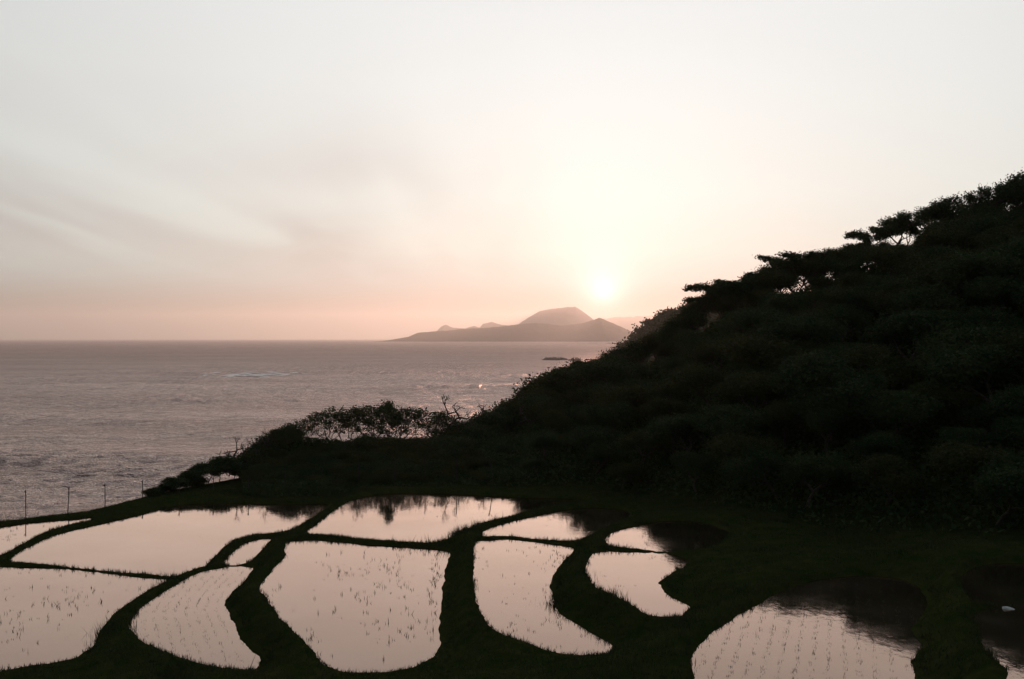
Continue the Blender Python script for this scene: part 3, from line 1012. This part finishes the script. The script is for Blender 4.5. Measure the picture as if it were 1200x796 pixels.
scatter('G', 60, [(410, 668, 24, 20, 10), (455, 672, 46, 22, 16), (430, 700, 20, 25, 18), (512, 690, 70, 5, 30), (480, 735, 22, 20, 12), (365, 745, 8, 4, 4), (445, 735, 10, 20, 16)], 0.11, 'sparse upright rice seedlings in the big central paddy')
scatter('C', 70, [(50, 710, 36, 25, 14), (85, 700, 24, 20, 12), (15, 740, 26, 18, 12)], 0.11, 'thin clumps of rice seedlings in the lower left paddy')
scatter('B', 260, [(200, 640, 30, 60, 12)], 0.035, 'tiny scattered seedlings in the wide upper left paddy')
scatter('A', 30, [(10, 628, 18, 8, 4)], 0.08, 'few seedlings in the narrow far left paddy')
scatter('F', 60, [(560, 605, 20, 20, 5)], 0.05, 'few seedlings in the far middle paddy under the copse')
scatter('H', 90, [(655, 660, 60, 6, 16), (646, 692, 40, 5, 12), (655, 728, 18, 3, 5), (600, 735, 10, 25, 6)], 0.08, 'rice seedlings along the right bank of the middle right paddy')
scatter('I', 30, [(640, 610, 8, 30, 5)], 0.05, 'few seedlings in the small upper paddy right of the weedy corner')
scatter('J', 15, [(770, 635, 25, 10, 4)], 0.07, 'few seedlings in the smallest upper right paddy')
scatter('K', 50, [(775, 652, 24, 10, 3), (715, 690, 12, 16, 7)], 0.05, 'few seedlings in the right crescent paddy')


# ---------------------------------------------------------------- fence posts on the far bank
def box(c, s):
    x, y, z = c; a, b, d = s[0] / 2, s[1] / 2, s[2] / 2
    V = [(x + i * a, y + j * b, z + k * d) for k in (-1, 1) for j in (-1, 1) for i in (-1, 1)]
    return V, [(0, 2, 3, 1), (4, 5, 7, 6), (0, 1, 5, 4), (2, 6, 7, 3), (0, 4, 6, 2), (1, 3, 7, 5)]


def pole_mesh(h, r0=0.022):
    segs = [(np.array([0, 0, -0.25]), r0 * 1.1, np.array([0, 0, h * 0.5]), r0), (np.array([0, 0, h * 0.5]), r0, np.array([0.0, 0, h]), r0 * 0.9)]
    return mesh('pole', *tubes(segs, 8))


PM = pole_mesh(1.3)
CM = mesh('insulator', *tubes([(np.array([-0.01, -0.02, 0.0]), 0.03, np.array([-0.01, -0.02, 0.07]), 0.022), (np.array([-0.01, -0.02, 0.07]), 0.022, np.array([-0.07, -0.05, 0.09]), 0.01)], 7))
# photo column, distance, height of the post's top above the sea, label
POST = [(30, 49.2, 22.5, 'leftmost fence post, standing against the sea'), (79, 50.4, 22.48, 'second fence post from the left, standing against the sea'),
        (123, 51.6, 22.45, 'third fence post from the left, standing against the sea'), (167, 52.9, 22.45, 'fourth fence post from the left, beside the windswept row'),
        (210, 53.8, 22.45, 'fence post on the bank below the windswept row, its reflection in the wide paddy'), (250, 54.0, 22.45, 'fence post beside the reflection of the windswept tree'),
        (291, 54.2, 22.5, 'fence post at the left edge of the copse reflection'), (334, 54.3, 22.7, None), (377, 54.4, 22.95, None), (420, 54.6, 23.25, None), (462, 54.7, 23.4, None), (498, 54.7, 23.45, None),
        (535, 54.6, 23.5, 'fence post reflected alone in bright water right of the copse reflection'), (578, 54.5, 23.55, 'slanting fence post at the right end of the fence line')]
for i, (px, yy, top, label) in enumerate(POST):
    xx = (px - 600) / F * yy
    zz_ = float(ground_z(xx, yy))
    o = empty('fence_post', (xx, yy, zz_))
    if px == 578: o.rotation_euler = (0, math.radians(-9), 0)
    elif px == 79: o.rotation_euler = (0, math.radians(3), 0)
    tag(o, label or 'thin fence post lost against the dark knoll', 'fence post', 'fence posts along the far bank')
    pole = obj('pole', PM, M_POLE, o)
    pole.scale = (1, 1, (top - zz_) / 1.3)
    ins = obj('insulator', CM, M_CORD, o)
    ins.location = (0, 0, top - zz_ - 0.14)

# ---------------------------------------------------------------- white sack, rocks, breaking wave
x, y = unproj(1183, 708.5, 24.0)
nu, nv_ = 26, 16
U, Vv = np.meshgrid(np.linspace(0, 2 * math.pi, nu, endpoint=False), np.linspace(0, math.pi, nv_))
rad = 1 + 0.35 * fbm(U * 1.7 + 3, Vv * 2.2, 91, 3) * np.sin(Vv)
SXv = 0.20 * rad * np.sin(Vv) * np.cos(U); SYv = 0.13 * rad * np.sin(Vv) * np.sin(U); SZv = 0.07 * rad * np.cos(Vv) + 0.05
SZv = np.maximum(SZv, 0) * (1 - 0.45 * np.clip(SXv / 0.2, -1, 1))
ii = np.arange(nu * nv_).reshape(nv_, nu)
q = np.stack([ii[:-1, :], ii[1:, :], np.roll(ii, -1, 1)[1:, :], np.roll(ii, -1, 1)[:-1, :]], -1).reshape(-1, 4)
sk = empty('sack', (x, y, float(ground_z(x, y)) + 0.03))
tag(sk, 'crumpled white plastic sack lying on the bank at the right edge', 'sack')
sk.scale = (0.8, 0.8, 0.8)
obj('bag', mesh('bag', np.stack([SXv, SYv, SZv], -1).reshape(-1, 3), q, True), M_SACK, sk)
tube = [(np.array([0.15, 0, 0.04]), 0.03, np.array([0.22, 0.02, 0.04]), 0.014), (np.array([0.22, 0.02, 0.04]), 0.014, np.array([0.30, 0.05, 0.025]), 0.045)]
obj('neck', mesh('neck', *tubes(tube, 9)), M_SACK, sk)


def rock(px, py, wid, hgt, seed, label, depth=0.5):
    x, y = unproj(px, py, 0)
    W_ = wid / F * y
    U, V2 = np.meshgrid(np.linspace(-1, 1, 44), np.linspace(-1, 1, 14))
    e = np.clip(1 - U ** 2, 0, 1) ** 0.5 * np.clip(1 - V2 ** 2, 0, 1) ** 0.5
    Z = hgt * (e * (0.7 + 1.1 * fbm(U * 5 + seed, V2 * 2.5, seed, 4)) - 0.18) - 0.3
    ii = np.arange(U.size).reshape(U.shape)
    q = np.stack([ii[:-1, :-1], ii[:-1, 1:], ii[1:, 1:], ii[1:, :-1]], -1).reshape(-1, 4)
    o = obj('sea_rock', mesh('sea_rock', np.stack([U * W_ / 2, V2 * W_ / 2 * depth, Z], -1).reshape(-1, 3), q), M_ROCK)
    o.location = (x, y, 0)
    tag(o, label, 'rock')


rock(651, 422.0, 33, 5.0, 5, 'longest low black rock in the sea beside the wooded slope')
rock(671, 422.8, 11, 4.0, 9, 'short black rock right of the longest one in the sea')
rock(641, 421.4, 7, 3.6, 14, 'small black rock off the left end of the longest one')
rock(716, 402.6, 12, 5.0, 19, 'farthest rock in the sea, a thin dark line below the headland')

# breaking wave: a low crest with ragged strips of foam
fv = []; ff = []
for k in range(90):
    pxc = 295 + r.normal() * 25; pyc = 439.6 + r.normal() * 0.9 - (pxc - 295) * 0.012
    if k > 80: pxc, pyc = 247 + r.normal() * 4, 439.5 + r.normal() * 0.5
    x, y = unproj(pxc, pyc, 0)
    Lw = r.uniform(0.7, 4.5) * (1.0 if k < 81 else 0.6); Dw = r.uniform(0.6, 3.5)
    m = 14
    a = np.linspace(0, 2 * math.pi, m, endpoint=False)
    rr = 1 + 0.35 * r.normal(size=m)
    o = len(fv)
    zf = float(sea_h(np.array([x]), np.array([y]))[0]) + 0.9
    fv += [(x + Lw * math.cos(t_) * q_, y + Dw * math.sin(t_) * q_, zf) for t_, q_ in zip(a, rr)]
    hz = r.uniform(0.05, 0.2)
    fv += [(x + 0.6 * Lw * math.cos(t_) * q_, y + 0.6 * Dw * math.sin(t_) * q_, zf + hz) for t_, q_ in zip(a, rr)]
    ff += [(o + i, o + (i + 1) % m, o + m + (i + 1) % m, o + m + i) for i in range(m)]
    ff.append(tuple(o + m + i for i in range(m)))
tag(obj('breaking_wave', mesh('breaking_wave', fv, ff), M_FOAM), 'white foam of one wave breaking out on the open sea', 'wave', kind='stuff')

# ---------------------------------------------------------------- haze
hv, hf = box((0, 12900, 353), (52000, 31800, 714))
hm = bpy.data.materials.new('haze_air')
hm.use_nodes = True
k = N(hm.node_tree)
o = k.n('ShaderNodeOutputMaterial')
pvn = k.n('ShaderNodeVolumePrincipled')
pvn.inputs['Color'].default_value = HAZE_COLOR
pvn.inputs['Density'].default_value = HAZE_DENSITY
pvn.inputs['Anisotropy'].default_value = HAZE_G
pvn.inputs['Density Attribute'].default_value = ''
k.l(pvn.outputs[0], o.inputs['Volume'])
try:
    hm.cycles.homogeneous_volume = True
except Exception:
    pass
tag(obj('haze', mesh('haze', hv, hf), hm), 'pale warm evening haze over the sea', 'haze', kind='stuff')
